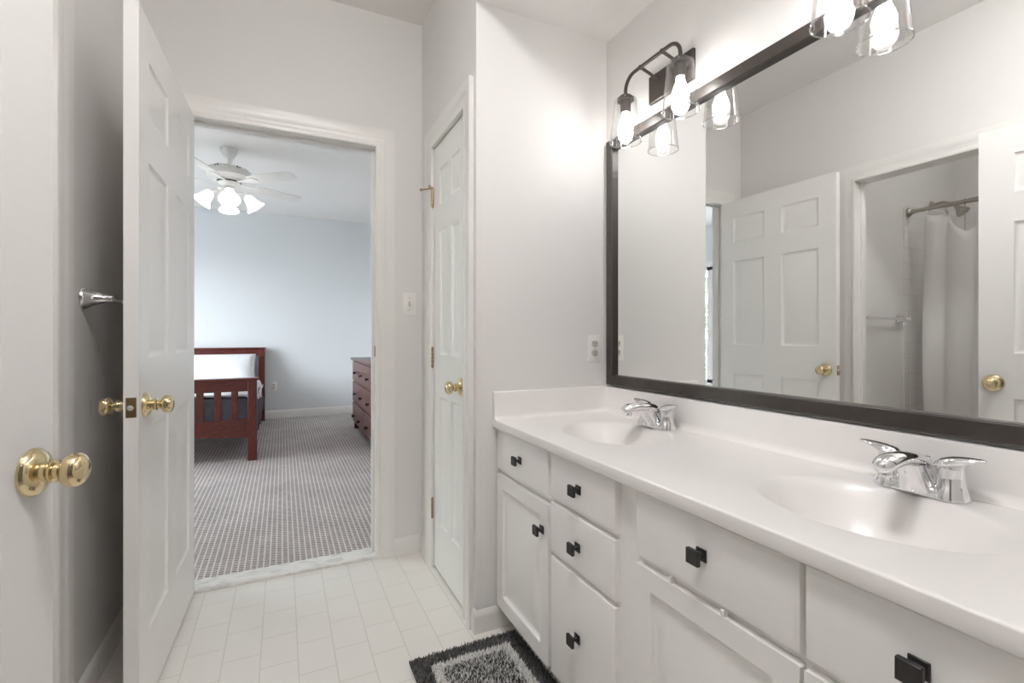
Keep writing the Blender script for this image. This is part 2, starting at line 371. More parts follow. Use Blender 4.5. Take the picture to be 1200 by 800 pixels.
# ------------------------------------------------------------------ doors
RINGS = [(0, 0), (.006, .006), (.014, .008), (.020, .008), (.045, .002)]
def panel_leaf(bm, x0, x1, z0, z1, y0, y1, panels, both=True, rings=RINGS):
    xs = sorted({x0, x1, *[p[0] for p in panels], *[p[1] for p in panels]}); zs = sorted({z0, z1, *[p[2] for p in panels], *[p[3] for p in panels]})
    for side in ((0, 1) if both else (0,)):
        Y = (lambda d: y0+d) if side == 0 else (lambda d: y1-d)
        def quad(pts):
            f = [bm.verts.new((px, Y(d), pz)) for px, pz, d in pts]; bm.faces.new(f if side == 0 else f[::-1])
        for i in range(len(xs)-1):
            for j in range(len(zs)-1):
                a, b, c, d = xs[i], xs[i+1], zs[j], zs[j+1]
                if any(abs(p[0]-a)+abs(p[1]-b)+abs(p[2]-c)+abs(p[3]-d) < 1e-6 for p in panels):
                    R = [[(a+k, c+k, e), (b-k, c+k, e), (b-k, d-k, e), (a+k, d-k, e)] for k, e in rings]
                    for q in range(len(R)-1):
                        for s in range(4):
                            t = (s+1) % 4; quad([R[q][s], R[q][t], R[q+1][t], R[q+1][s]])
                    quad(R[-1])
                else: quad([(a, c, 0), (b, c, 0), (b, d, 0), (a, d, 0)])
    E = [((x0, z0), (x1, z0)), ((x1, z0), (x1, z1)), ((x1, z1), (x0, z1)), ((x0, z1), (x0, z0))]
    for (a, b), (c, d) in E:
        bm.faces.new([bm.verts.new(p) for p in ((a, y0, b), (a, y1, b), (c, y1, d), (c, y0, d))])
    if not both: bm.faces.new([bm.verts.new(p) for p in ((x0, y1, z0), (x0, y1, z1), (x1, y1, z1), (x1, y1, z0))])
    bmesh.ops.remove_doubles(bm, verts=bm.verts, dist=1e-5)
    return bm
def knob(parent, x, z, y, s, m=BRASS):
    """round door knob on the face at y, pointing along s*y"""
    bm = bmesh.new()
    lathe(bm, [(.0375, 0), (.0375, .004), (.034, .009), (.026, .013), (.016, .016), (.0155, .022), (.018, .026), (.018, .030), (.0125, .0315), (.0118, .037), (.0135, .040), (.021, .043), (.0255, .048), (.0268, .055), (.0258, .062), (.021, .0675), (.012, .0705), (.0, .0712)],
          (x, y, z), (0, s, 0), 36)
    return obj('door_knob', bm, m, parent)
def door(name, loc, rot, wd, ht, label, knobz, cols, hinges, sides=(1, 1), knobx=None, hinge_y=0, handle=BRASS, t=.035):
    d = thing(name, label, 'door', loc, rot, local=True, kind='structure')
    r = ht/2.045
    rows = [(.235*r, .845*r), (1.045*r, 1.625*r), (1.755*r, 1.925*r)]
    bm = bmesh.new(); panel_leaf(bm, 0, wd, .012, ht, 0, t, [(a, b, c, e) for a, b in cols for c, e in rows])
    obj('door_leaf', bm, DOOR, d)
    kx = knobx if knobx is not None else wd-.06
    if sides[0]: knob(d, kx, knobz, 0, -1, handle)
    if sides[1]: knob(d, kx, knobz, t, 1, handle)
    for z in hinges:
        bm = bmesh.new()
        for k in range(5): lathe(bm, [(.0062, k*.018-.045), (.0062, k*.018-.0285)], (-.004, hinge_y, z), n=12)
        ball(bm, (-.004, hinge_y, z+.047), .006, 10); ball(bm, (-.004, hinge_y, z-.047), .006, 10)
        obj('hinge', bm, AGED, d)
    return d
# bedroom door: hinged on the left jamb and swung into the bathroom
d2 = door('door_2', (-.382, 2.474, 0), math.radians(-91.6), .788, 2.080, 'white six-panel bedroom door standing open with brass knobs', .924, [(.100, .335), (.453, .688)], (.28, 1.03, 1.82), hinge_y=-.006, t=.036)
bm = B((.7875, .7895, .0055, .0305, .896, .953)); obj('latch_plate', bm, AGED, d2, .002)
bm = bmesh.new(); lathe(bm, [(.0085, 0), (.0085, .004), (.0075, .010), (.004, .012)], (.7885, .018, .9245), (1, 0, 0), 16); obj('latch_bolt', bm, CHROME, d2)
# hall door: opened back against the left wall, closest to the camera
d1 = door('door_1', (-.508, .166, 0), math.radians(79.5), .897, 2.052, 'white panelled door nearest the camera with a round brass knob', .915, [(.12, .39), (.515, .785)], (.28, 1.03, 1.82), sides=(1, 0), knobx=.849, hinge_y=-.006)
bm = B((.8965, .8985, .006, .029, .885, .942)); obj('latch_plate', bm, AGED, d1, .002)
# narrow closet door
d3 = door('door_3', (.668, 2.264, 0), math.radians(-90), .450, 2.032, 'narrow white closet door with a small brass knob', .915, [(.085, .205), (.255, .370)], (.29, 1.021, 1.80), sides=(1, 0), knobx=.395, hinge_y=-.010)
bm = bmesh.new(); tube(bm, [(-.004, -.012, 1.845), (-.012, -.030, 1.842), (-.020, -.058, 1.836)], [.003, .0035, .003], 8); tube(bm, [(-.004, -.012, 1.842), (.02, -.03, 1.846), (.028, -.036, 1.846)], .003, 8)
lathe(bm, [(.006, 0), (.006, .010)], (-.0195, -.056, 1.8365), (-.35, -.93, -.1), 10); obj('door_stop', bm, AGED, d3)

# ------------------------------------------------------------------ vanity
VY0, VY1 = .137, 1.6935
van = thing('bathroom_vanity', 'long white bathroom vanity cabinet with square black knobs', 'vanity', (1.0, .915, 0))
FX = .765
obj('cabinet_body', B((FX, FX+.02, VY0, VY1, .09, .773), (FX+.02, 1.262, VY1-.018, VY1, .09, .773), (FX+.02, 1.262, VY0, VY0+.018, .09, .773), (FX+.02, 1.262, VY0, VY1, .09, .108), (1.25, 1.262, VY0, VY1, .108, .773)), CAB, van, .001)
obj('toe_kick', B((.835, .853, VY0, VY1, .0, .09)), CAB, van)
def square_knob(parent, y, z):
    bm = bmesh.new(); x = .7455
    box(bm, x-.004, x, y-.0125, y+.0125, z-.0125, z+.0125)
    lathe(bm, [(.008, 0), (.0055, .006), (.0055, .012), (.009, .018)], (x-.003, y, z), (-1, 0, 0), 14)
    box(bm, x-.029, x-.020, y-.015, y+.015, z-.015, z+.015)
    obj('knob', bm, BLACK, parent, .0015)
def front(name, ya, yb, za, zb, knob_at=None, raised=False):
    """overlay front between ya (north) and yb (south)"""
    bm = bmesh.new()
    if raised:
        m = .050
        panel_leaf(bm, 0, ya-yb, za, zb, 0, .019, [(m, ya-yb-m, za+m, zb-m)], False, [(0, 0), (.003, .006), (.010, .0105), (.017, .011), (.054, .0015), (.057, .0005)])
        bmesh.ops.transform(bm, matrix=Matrix.Translation((.746, ya, 0)) @ Matrix.Rotation(-PI/2, 4, 'Z'), verts=bm.verts)
        o = obj(name, bm, CAB, van, .003)
    else:
        r = .008
        loft(bm, [[(x, ya-i, za+i), (x, yb+i, za+i), (x, yb+i, zb-i), (x, ya-i, zb-i)] for x, i in ((.765, 0), (.752, 0), (.7485, .0018), (.746, .009), (.7455, .012))])
        o = obj(name, bm, CAB, van)
    if knob_at: square_knob(o, *knob_at)
    return o
front('cabinet_door', 1.688, 1.297, .092, .600, (1.330, .512), True)
front('drawer', 1.688, 1.297, .617, .767, (1.487, .694))
front('drawer', 1.281, .962, .632, .767, (1.122, .698))
front('drawer', 1.281, .962, .463, .617, (1.126, .536))
front('drawer', 1.281, .962, .092, .448, (1.128, .280))
front('drawer', .884, .490, .617, .767, (.687, .698))
front('cabinet_door', .884, .490, .092, .600, None, True)
front('drawer', .483, .172, .617, .767, (.330, .699))
front('cabinet_door', .483, .172, .092, .600, None, True)
# two little rubber bumpers between the front row and the door, as chips in the gap
for y in (.775, .640): obj('door_bumper', B((.7465, .757, y-.004, y+.004, .6005, .612)), CAB, van)

# countertop in one piece with two oval basins
TOP = .806; CX0, CX1 = .730, 1.2715; CY0, CY1 = .137, 1.6955
ct = thing('vanity_countertop', 'white double-basin cultured marble countertop on the vanity', 'countertop', (1.0, .915, .774))
SINKS = [(1.005, 1.303), (1.005, .528)]; SA, SB = .158, .205
bm = bmesh.new(); NS = 72
def rect_pt(cx, cy, t, x0, x1, y0, y1):
    c, s = math.cos(t), math.sin(t)
    k = min([(x1-cx)/c if c > 1e-9 else 1e9, (x0-cx)/c if c < -1e-9 else 1e9, (y1-cy)/s if s > 1e-9 else 1e9, (y0-cy)/s if s < -1e-9 else 1e9])
    return (cx+c*k, cy+s*k)
MIDY = .9155; IX0 = CX0+.012
for (sx, sy), (y0, y1) in zip(SINKS, ((MIDY, CY1), (CY0, MIDY))):
    angs = sorted({2*PI*k/NS for k in range(NS)} | {math.atan2(b-sy, a-sx) % (2*PI) for a in (IX0, CX1) for b in (y0, y1)})
    prof = [(1.10, 0), (1.04, -.0008), (1.0, -.003), (.965, -.0075), (.92, -.016), (.84, -.034), (.72, -.062), (.55, -.096), (.36, -.120), (.15, -.132), (.10, -.133)]
    rings = [[(*rect_pt(sx, sy, t, IX0, CX1, y0, y1), TOP) for t in angs]]
    rings += [[(sx+SA*r*math.cos(t)+(.02*(1-r) if r < 1 else 0), sy+SB*r*math.sin(t), TOP+z) for t in angs] for r, z in prof]
    loft(bm, rings, cap=False)
    loft(bm, [[(sx+.02*.9+.016*math.cos(t), sy+.0205*math.sin(t), TOP-.133) for t in angs], [(sx+.018+.001*math.cos(t), sy+.001*math.sin(t), TOP-.1335) for t in angs]], cap=False)
# rounded nosing along the front
nose = [(IX0, TOP), (CX0+.0035, TOP), (CX0+.001, TOP-.001), (CX0, TOP-.0035), (CX0, TOP-.028), (CX0+.001, TOP-.031), (CX0+.004, TOP-.032), (.7652, TOP-.032)]
A = [[bm.verts.new((x, y, z)) for x, z in nose] for y in (CY0, MIDY, CY1)]
for i in (0, 1):
    for j in range(len(nose)-1): bm.faces.new((A[i][j], A[i+1][j], A[i+1][j+1], A[i][j+1]))
bmesh.ops.remove_doubles(bm, verts=bm.verts, dist=1e-4)
obj('counter_slab', bm, MARBLE, ct, angle=60)
bm = bmesh.new()
cov = [(1.2715, TOP-.001), (1.225, TOP-.001), (1.225, TOP+.0008), (1.240, TOP+.003), (1.248, TOP+.010), (1.251, TOP+.022), (1.2515, TOP+.099), (1.2535, TOP+.104), (1.258, TOP+.106), (1.2715, TOP+.106)]
prism(bm, cov, lambda x, z: Vector((x, CY0, z)), lambda x, z: Vector((x, CY1, z))); obj('backsplash', bm, MARBLE, ct, angle=50)
bm = bmesh.new()
cov2 = [(CY1, -.001), (CY1-.040, -.001), (CY1-.040, .0006), (CY1-.028, .002), (CY1-.022, .007), (CY1-.020, .016), (CY1-.0195, .099), (CY1-.0175, .104), (CY1-.013, .106), (CY1, .106)]
prism(bm, cov2, lambda y, z: Vector((CX0+.001, y, TOP+z)), lambda y, z: Vector((1.252, y, TOP+z))); obj('side_splash', bm, MARBLE, ct, .002, angle=50)
for sx, sy in SINKS:
    bm = bmesh.new(); lathe(bm, [(.022, 0), (.022, .002), (.017, .0035), (.014, .001), (.013, .0035), (.001, .006)], (sx+.018, sy, TOP-.1335), n=24); obj('drain', bm, CHROME, ct)

# faucets
def faucet(Y, label):
    f = thing('sink_faucet', label, 'faucet', (1.19, Y, TOP), group='two-handle chrome faucets on the countertop')
    z0 = TOP+.0005; bx = 1.192
    def stad(hy, hx, z, n=40):     # rounded-end base outline
        r = []
        for k in range(n):
            t = 2*PI*k/n; c, s = math.cos(t), math.sin(t)
            r.append((bx+hx*math.copysign(abs(c)**.75, c), Y+hy*math.copysign(abs(s)**.6, s), z))
        return r
    bm = bmesh.new(); loft(bm, [stad(.080, .029, z0), stad(.080, .029, z0+.006), stad(.076, .026, z0+.014), stad(.066, .020, z0+.020), stad(.04, .012, z0+.022)]); obj('faucet_base', bm, CHROME, f, angle=50)
    # spout: broad wedge that rises and noses over towards the basin
    path = [(1.215, .012, .020, .010), (1.212, .036, .022, .016), (1.196, .054, .024, .020), (1.172, .064, .023, .019), (1.145, .071, .0215, .016), (1.115, .0755, .0225, .0155), (1.088, .075, .0225, .0155), (1.066, .071, .0215, .0155), (1.052, .066, .0175, .0135), (1.045, .062, .010, .008)]
    dirs = []
    rings = []
    for i, (x, z, wy, hz) in enumerate(path):
        a = path[max(i-1, 0)]; b = path[min(i+1, len(path)-1)]; d = Vector((b[0]-a[0], 0, b[1]-a[1])).normalized(); up = Vector((d.z, 0, -d.x))
        if up.z < 0 and i > 2: up = -up
        if i <= 2: up = Vector((-d.z, 0, d.x)) if Vector((-d.z, 0, d.x)).dot(Vector((1, 0, 1))) > 0 else up
        ring = []
        for k in range(20):
            t = 2*PI*k/20; ring.append(Vector((x, Y, z0+z))+Vector((0, 1, 0))*wy*math.cos(t)+up*hz*math.sin(t)*(1.0 if math.sin(t) > 0 else .9))
        rings.append(ring)
    bm = bmesh.new(); loft(bm, rings)
    # skirt that carries the spout down to the base, leaning towards the basin
    loft(bm, [[(1.186+x0+hx*math.cos(t), Y+hy*math.sin(t), z0+z) for t in [2*PI*k/24 for k in range(24)]] for x0, hx, hy, z in ((0, .034, .034, .006), (-.004, .034, .029, .018), (-.012, .036, .0255, .034), (-.020, .038, .023, .048), (-.026, .036, .021, .062))])
    obj('spout', bm, CHROME, f, angle=60)
    bm = bmesh.new(); lathe(bm, [(.0115, 0), (.0115, .012), (.010, .016)], (1.068, Y, z0+.047), n=20); obj('aerator', bm, CHROME, f)
    bm = bmesh.new(); tube(bm, [(1.222, Y, z0+.018), (1.222, Y, z0+.062)], .003, 10); lathe(bm, [(.004, 0), (.010, .004), (.011, .007), (.007, .010), (.001, .0105)], (1.222, Y, z0+.060), n=18); obj('lift_rod', bm, CHROME, f)
    for s in (1, -1):
        yc = Y+s*.0515
        bm = bmesh.new()
        lathe(bm, [(.0310, 0), (.0310, .003), (.0265, .016), (.0235, .026), (.0222, .028), (.0225, .056), (.0235, .060), (.0225, .065), (.016, .070), (.002, .072)], (bx, yc, z0), n=32)
        h = obj('handle', bm, CHROME, f)
        bm = bmesh.new(); rings = []
        for q, (dy, dz, wx, hz) in enumerate([(-.0245, .058, .008, .004), (-.021, .064, .018, .009), (-.010, .069, .0235, .0125), (.006, .0735, .024, .0125), (.020, .0775, .0215, .0105), (.034, .0815, .0165, .0075), (.046, .0845, .011, .0048), (.056, .0865, .004, .002)]):
            rings.append([(bx-.001-dy*.10+wx*math.cos(t), yc+s*dy, z0+dz+hz*math.sin(t)) for t in [2*PI*k/20 for k in range(20)]])
        loft(bm, rings); obj('lever', bm, CHROME, h, angle=60)
    return f
fa = faucet(1.303, 'chrome faucet at the far basin, next to the end wall')
fb = dup(fa, (1.19, .528, TOP), label='chrome faucet at the near basin, right edge of the photo')

# ------------------------------------------------------------------ mirror
mi = thing('wall_mirror', 'large dark-framed rectangular mirror above the vanity', 'mirror', (1.272, .918, .92))
MY0, MY1, MZ0, MZ1, FW = .167, 1.669, .920, 1.953, .042
obj('mirror_glass', B((1.265, 1.2705, MY0+.03, MY1-.03, MZ0+.03, MZ1-.03)), MIRROR, mi)
prof = [(0, 1.2715), (0, 1.250), (.003, 1.247), (FW-.004, 1.247), (FW, 1.251), (FW, 1.2715)]
bm = bmesh.new()
loft(bm, [[(x, a+sa*u, b+sb*u) for u, x in prof] for a, b, sa, sb in ((MY0, MZ0, 1, 1), (MY1, MZ0, -1, 1), (MY1, MZ1, -1, -1), (MY0, MZ1, 1, -1))], closed=True)
obj('mirror_frame', bm, paint('mirror_frame_bronze', S(58, 52, 48), .35, .12, 30, .04), mi)

# ------------------------------------------------------------------ vanity lights
def sconce(yc, label):
    s = thing('vanity_light', label, 'light fixture', (1.272, yc, 2.0), group='two-bulb bronze vanity lights')
    lx = 1.172; d = .1385
    bm = bmesh.new(); loft(bm, [[(x, yc-a, 2.057-b), (x, yc+a, 2.057-b), (x, yc+a, 2.057+b), (x, yc-a, 2.057+b)] for x, a, b in ((1.2715, .108, .052), (1.259, .108, .052), (1.256, .105, .049), (1.255, .098, .042))])
    obj('backplate', bm, BRONZE, s)
    R = .050; pts = [(lx, yc-d, 2.030), (lx, yc-d, 2.052)]
    for k in range(9): t = PI/2*k/8; pts.append((lx, yc-d+R*(1-math.cos(t)), 2.052+R*math.sin(t)))
    for k in range(9): t = PI/2*(1-k/8); pts.append((lx, yc+d-R*(1-math.cos(t)), 2.052+R*math.sin(t)))
    pts += [(lx, yc+d, 2.052), (lx, yc+d, 2.030)]
    bm = bmesh.new(); tube(bm, pts, .0065, 14); obj('arm', bm, BRONZE, s)
    for k in (-.055, .055):
        bm = bmesh.new(); tube(bm, [(1.256, yc+k, 2.075), (1.215, yc+k, 2.090), (lx, yc+k, 2.102)], .0055, 12); ball(bm, (lx, yc+k, 2.102), .009, 12); obj('stem', bm, BRONZE, s)
    for k in (-d, d):
        y = yc+k
        bm = bmesh.new(); lathe(bm, [(.008, 2.040), (.020, 2.036), (.029, 2.028), (.031, 2.020), (.031, 2.016), (.020, 2.016), (.019, 1.978), (.016, 1.972), (.001, 1.972)], (lx, y, 0), n=28); obj('socket', bm, BRONZE, s)
        bm = bmesh.new(); lathe(bm, [(.0335, 2.022), (.041, 2.020), (.0435, 2.012), (.0585, 1.862), (.0590, 1.860), (.0575, 1.860), (.0420, 2.011), (.040, 2.0175), (.0335, 2.0195)], (lx, y, 0), n=40, closed=True)
        g = obj('glass_shade', bm, GLASS, s)
        bm = bmesh.new(); lathe(bm, [(.0583+.0021*math.cos(q), 1.8605+.0021*math.sin(q)) for q in [2*PI*e/10 for e in range(10)]], (lx, y, 0), n=40, closed=True); obj('shade_rim', bm, RIM, g)
        bm = bmesh.new(); lathe(bm, [(.0115, 1.975), (.0125, 1.968), (.015, 1.955), (.0215, 1.938), (.0262, 1.922), (.0272, 1.912), (.0252, 1.900), (.0185, 1.889), (.009, 1.8835), (.001, 1.8828)], (lx, y, 0), n=24); obj('light_bulb', bm, BULBM, s)
    return s
sa_ = sconce(1.3075, 'bronze two-bulb vanity light at the far left of the mirror')
dup(sa_, (1.272, .5365, 2.0), label='bronze two-bulb vanity light cut off at the top edge near the camera')

# ------------------------------------------------------------------ outlets and switch
def plate_thing(name, label, cat, base, e, n, toggle=False, group=None):
    """wall plate, base = centre on wall, e along wall, n out of wall"""
    t = thing(name, label, cat, base); b, e, n = Vector(base), Vector(e), Vector(n); Z = Vector((0, 0, 1))
    def blk(bm, u0, u1, v0, v1, w0, w1):
        loft(bm, [[b+e*u+Z*v+n*w_ for u, v in ((u0, v0), (u1, v0), (u1, v1), (u0, v1))] for w_ in (w0, w1)]); return bm
    bm = bmesh.new(); loft(bm, [[b+e*u*(.035-i)+Z*v*(.0575-i)+n*w_ for u, v in ((-1, -1), (1, -1), (1, 1), (-1, 1))] for w_, i in ((.0003, 0), (.003, 0), (.0055, .004))]); obj('cover_plate', bm, PLASTIC, t)
    if toggle:
        obj('toggle_slot', blk(bmesh.new(), -.005, .005, -.012, .012, .0055, .0065), GREY, t)
        bm = bmesh.new(); loft(bm, [[b+e*u*.004+Z*(v*.007+k)+n*w_ for u, v in ((-1, -1), (1, -1), (1, 1), (-1, 1))] for w_, k in ((.006, 0), (.016, -.007))]); obj('toggle', bm, GREY, t)
        for k in (-.03, .03):
            bm = bmesh.new(); lathe(bm, [(.0035, 0), (.003, .0012)], b+Z*k+n*.0055, n, 12); obj('screw', bm, GREY, t)
    else:
        for k in (-.0195, .0195):
            bm = bmesh.new(); c = b+Z*k
            loft(bm, [[c+e*(.0165-i)*math.copysign(min(1, abs(math.cos(q))*1.15), math.cos(q))+Z*(.0145-i)*math.sin(q)+n*w_ for q in [2*PI*j/28 for j in range(28)]] for w_, i in ((.005, 0), (.0075, 0), (.008, .001))])
            o = obj('receptacle', bm, GREY, t)
            sl = bmesh.new()
            blk(sl, -.0075, -.0050, k-.001, k+.0075, .0079, .0084); blk(sl, .0050, .0075, k-.001, k+.0075, .0079, .0084); blk(sl, -.0025, .0025, k-.0095, k-.005, .0079, .0084)
            obj('slots', sl, SLOT, o)
        bm = bmesh.new(); lathe(bm, [(.003, 0), (.0025, .001)], b+n*.0055, n, 12); obj('screw', bm, GREY, t)
    return t
plate_thing('wall_outlet', 'white wall outlet on the end wall just left of the mirror', 'outlet', (1.205, 1.696, 1.073), (-1, 0, 0), (0, -1, 0))
plate_thing('light_switch', 'white toggle light switch between the bedroom doorway and the closet', 'light switch', (.597, 2.48, 1.293), (1, 0, 0), (0, -1, 0), True)
plate_thing('wall_outlet', 'white wall outlet in the bedroom beside the bed', 'outlet', (-.105, 7.2, .44), (1, 0, 0), (0, -1, 0))

# ------------------------------------------------------------------ bath towel bar behind the open door
def bar_post(bm, p, n, r=.024):
    lathe(bm, [(r, 0), (r, .004), (r*.86, .012), (r*.62, .028), (r*.42, .050), (r*.34, .066), (r*.30, .074), (r*.1, .078)], p, n, 26)
tb = thing('towel_bar', 'chrome towel bar on the shadowed wall behind the open bedroom door', 'towel bar', (-.555, 2.1, 1.24))
for y in (1.900, 2.36):
    bm = bmesh.new(); bar_post(bm, (-.5548, y, 1.244), (1, 0, 0), .036); obj('post', bm, CHROME, tb)
bm = bmesh.new(); tube(bm, [(-.500, 1.900, 1.244), (-.500, 2.36, 1.244)], .0075, 14); obj('bar', bm, CHROME, tb)

# ------------------------------------------------------------------ bath mat
MX0, MX1, MYa, MYb = .392, .800, 1.03, 1.633
mat_ = thing('bath_mat', 'charcoal shag bath mat with a white inner border in front of the vanity', 'bath mat', ((MX0+MX1)/2, (MYa+MYb)/2, 0))
obj('backing', B((MX0, MX1, MYa, MYb, .0005, .008)), MATB, mat_, .003)
def shag_mesh(test, step, h):
    bm = bmesh.new(); x = MX0+.003
    while x < MX1-.002:
        y = MYa+.003
        while y < MYb-.002:
            px, py = x+random.uniform(-1, 1)*step*.45, y+random.uniform(-1, 1)*step*.45
            if test(px, py):
                a = random.uniform(0, 2*PI); l = random.uniform(.2, .75)*h; r = step*.42; hh = h*random.uniform(.75, 1.1)
                dx, dy = math.cos(a)*l, math.sin(a)*l
                base = [bm.verts.new((px+r*math.cos(a+k*2*PI/3), py+r*math.sin(a+k*2*PI/3), .0075)) for k in range(3)]
                mid = [bm.verts.new((px+dx*.4+r*.95*math.cos(a+k*2*PI/3), py+dy*.4+r*.95*math.sin(a+k*2*PI/3), .0075+hh*.6)) for k in range(3)]
                tip = bm.verts.new((px+dx, py+dy, .0075+hh))
                for k in range(3):
                    bm.faces.new((base[k], base[(k+1) % 3], mid[(k+1) % 3], mid[k])); bm.faces.new((mid[k], mid[(k+1) % 3], tip))
            y += step
        x += step
    return bm
edge = lambda x, y: min(x-MX0, MX1-x, y-MYa, MYb-y)
obj('border_pile', shag_mesh(lambda x, y: edge(x, y) < .058, .0050, .012), SHAGD, mat_, label='charcoal outer pile')
obj('band_pile', shag_mesh(lambda x, y: .058 <= edge(x, y) < .088, .0042, .012), SHAGW, mat_, label='white inner border pile')
obj('centre_pile', shag_mesh(lambda x, y: edge(x, y) >= .088, .0044, .011), SHAGM, mat_, label='speckled grey and white centre pile')

# ------------------------------------------------------------------ tub room
tub = thing('bathtub', 'white bathtub beyond the tub room doorway', 'bathtub', (-1.65, .96, 0))
def rrect(x0, x1, y0, y1, r, z, n=6):
    out = []
    for cx, cy, a in ((x1-r, y1-r, 0), (x0+r, y1-r, PI/2), (x0+r, y0+r, PI), (x1-r, y0+r, 3*PI/2)):
        for k in range(n+1): t = a+PI/2*k/n; out.append((cx+r*math.cos(t), cy+r*math.sin(t), z))
    return out
bm = bmesh.new(); X0, X1, Y0_, Y1_ = -1.990, -1.31, .14, 1.780
loft(bm, [rrect(X0, X1, Y0_, Y1_, .008, 0), rrect(X0, X1, Y0_, Y1_, .008, .385), rrect(X0+.006, X1-.006, Y0_+.006, Y1_-.006, .008, .397), rrect(X0+.06, X1-.07, Y0_+.08, Y1_-.10, .12, .398), rrect(X0+.075, X1-.085, Y0_+.095, Y1_-.115, .12, .385), rrect(X0+.11, X1-.12, Y0_+.20, Y1_-.16, .12, .12), rrect(X0+.17, X1-.18, Y0_+.28, Y1_-.22, .10, .07)])
obj('tub_shell', bm, PORC, tub, angle=50)
rod = thing('shower_rod', 'brushed nickel shower curtain rod over the bathtub', 'curtain rod', (-1.345, .96, 1.972))
bm = bmesh.new(); tube(bm, [(-1.345, .140, 1.972), (-1.345, 1.780, 1.972)], .0125, 18); obj('rod', bm, NICKEL, rod)
bm = bmesh.new(); tube(bm, [(-1.345, 1.2, 1.972), (-1.345, 1.60, 1.972)], .0145, 18); obj('sleeve', bm, NICKEL, rod)
for y, s in ((1.7815, -1), (.1385, 1)):
    bm = bmesh.new(); lathe(bm, [(.030, 0), (.030, .006), (.025, .016), (.018, .022), (.0155, .045)], (-1.345, y, 1.972), (0, s, 0), 24); obj('flange', bm, NICKEL, rod)
# curtain: bunched at the shower-head end, top edge sagging between its hooks
cu = thing('shower_curtain', 'white shower curtain hanging from the rod over the bathtub', 'shower curtain', (-1.345, 1.3, .15))
bm = bmesh.new(); NU, NV = 120, 30
ANCH = [(0, 1.935), (.15, 1.937), (.275, 1.782), (.48, 1.93), (.72, 1.85), (1, 1.935)]
def top_at(u):
    for (a, za), (b, zb) in zip(ANCH, ANCH[1:]):
        if a <= u <= b:
            t = (u-a)/(b-a); return za+(zb-za)*t-.02*math.sin(PI*t)
    return 1.935
G = []
for i in range(NU+1):
    u = i/NU; row = []
    for j in range(NV+1):
        v = j/NV; z = top_at(u)*(1-v)+.16*v
        sp = 1+.05*math.sin(PI*v)
        y = 1.675-.72*u*(1.0+.05*v) + (.010*math.sin(PI*v*1.2) - .05*v*v)*(1-u)
        amp = .013*(.5+.5*v)
        x = -1.345+amp*math.sin(u*2*PI*5.2+.7*math.sin(v*2.2))+.005*math.sin(u*31+v*3)
        y += .010*math.sin(u*2*PI*5.2+1.2+v)
        if v > .75: x = x  # hangs outside the tub rim
        row.append(bm.verts.new((x+.13*max(0, v-.25), y, z)))
    G.append(row)
for i in range(NU):
    for j in range(NV): bm.faces.new((G[i][j], G[i+1][j], G[i+1][j+1], G[i][j+1]))
obj('curtain_panel', bm, CURT, cu, thick=.0015, angle=80)
def hook(y, zb):
    h = bmesh.new()
    ring = [(-1.345+.0165*math.cos(t), y, 1.972+.0165*math.sin(t)) for t in [PI*1.5+2*PI*k/20 for k in range(20)]]
    tube(h, ring+[(-1.345, y, 1.95), (-1.345, y, zb+.02), (-1.345, y+.006, zb+.008), (-1.345, y+.002, zb), (-1.345, y-.005, zb+.004)], .0022, 8)
    return h
HK = [(1.662, 1.930, 'on the curtain edge nearest the wall'), (1.57, 1.930, 'second from the wall end of the rod'), (1.478, 1.775, 'hanging low beside the shower head'), (1.23, 1.91, 'fourth from the wall end of the rod'), (1.10, 1.85, 'fifth from the wall end of the rod'), (.96, 1.93, 'farthest from the shower head')]
for y, zb, lb in HK[:3]:
    tag(obj('curtain_hook', hook(y, zb), NICKEL), 'metal shower curtain hook '+lb, 'curtain hook', 'shower curtain hooks on the rod')
sh = thing('wall_shower', 'dark metal shower head on the wall behind the curtain rod', 'shower head', (-1.66, 1.782, 2.06))
bm = bmesh.new(); lathe(bm, [(.028, 0), (.026, .006), (.012, .012)], (-1.66, 1.782, 2.06), (0, -1, 0), 20); tube(bm, [(-1.66, 1.775, 2.06), (-1.66, 1.72, 2.065), (-1.66, 1.67, 2.045), (-1.66, 1.645, 2.02)], .0095, 12); obj('shower_arm', bm, NICKEL, sh)
bm = bmesh.new(); lathe(bm, [(.010, 0), (.014, .010), (.016, .022), (.034, .05), (.040, .062), (.040, .070), (.001, .071)], (-1.66, 1.648, 2.022), (0, -.62, -.78), 24); obj('spray_head', bm, NICKEL, sh)
tv = thing('tub_valve', 'round metal tub valve on the tile beside the curtain', 'tub valve', (-1.64, 1.782, .78))
bm = bmesh.new(); lathe(bm, [(.075, 0), (.073, .004), (.06, .012), (.03, .018)], (-1.64, 1.7815, .80), (0, -1, 0), 32); obj('escutcheon', bm, NICKEL, tv)
bm = bmesh.new(); lathe(bm, [(.026, 0), (.024, .045), (.02, .055), (.001, .057)], (-1.64, 1.765, .80), (0, -1, 0), 20); tube(bm, [(-1.64, 1.72, .80), (-1.64, 1.712, .72)], [.009, .006], 10); obj('valve_handle', bm, NICKEL, tv)
tp = thing('tub_spout', 'metal tub spout on the tile below the valve', 'tub spout', (-1.64, 1.782, .54))
bm = bmesh.new(); tube(bm, [(-1.64, 1.7815, .56), (-1.64, 1.70, .56), (-1.64, 1.655, .552), (-1.64, 1.640, .530)], [.030, .027, .025, .022], 18); obj('spout_body', bm, NICKEL, tp)
bm = bmesh.new(); tube(bm, [(-1.64, 1.665, .575), (-1.64, 1.665, .600)], .006, 10); obj('diverter_knob', bm, NICKEL, tp)
t2 = thing('towel_bar', 'silver towel bar on the tub room wall seen in the mirror', 'towel bar', (-1.05, 1.79, 1.237))
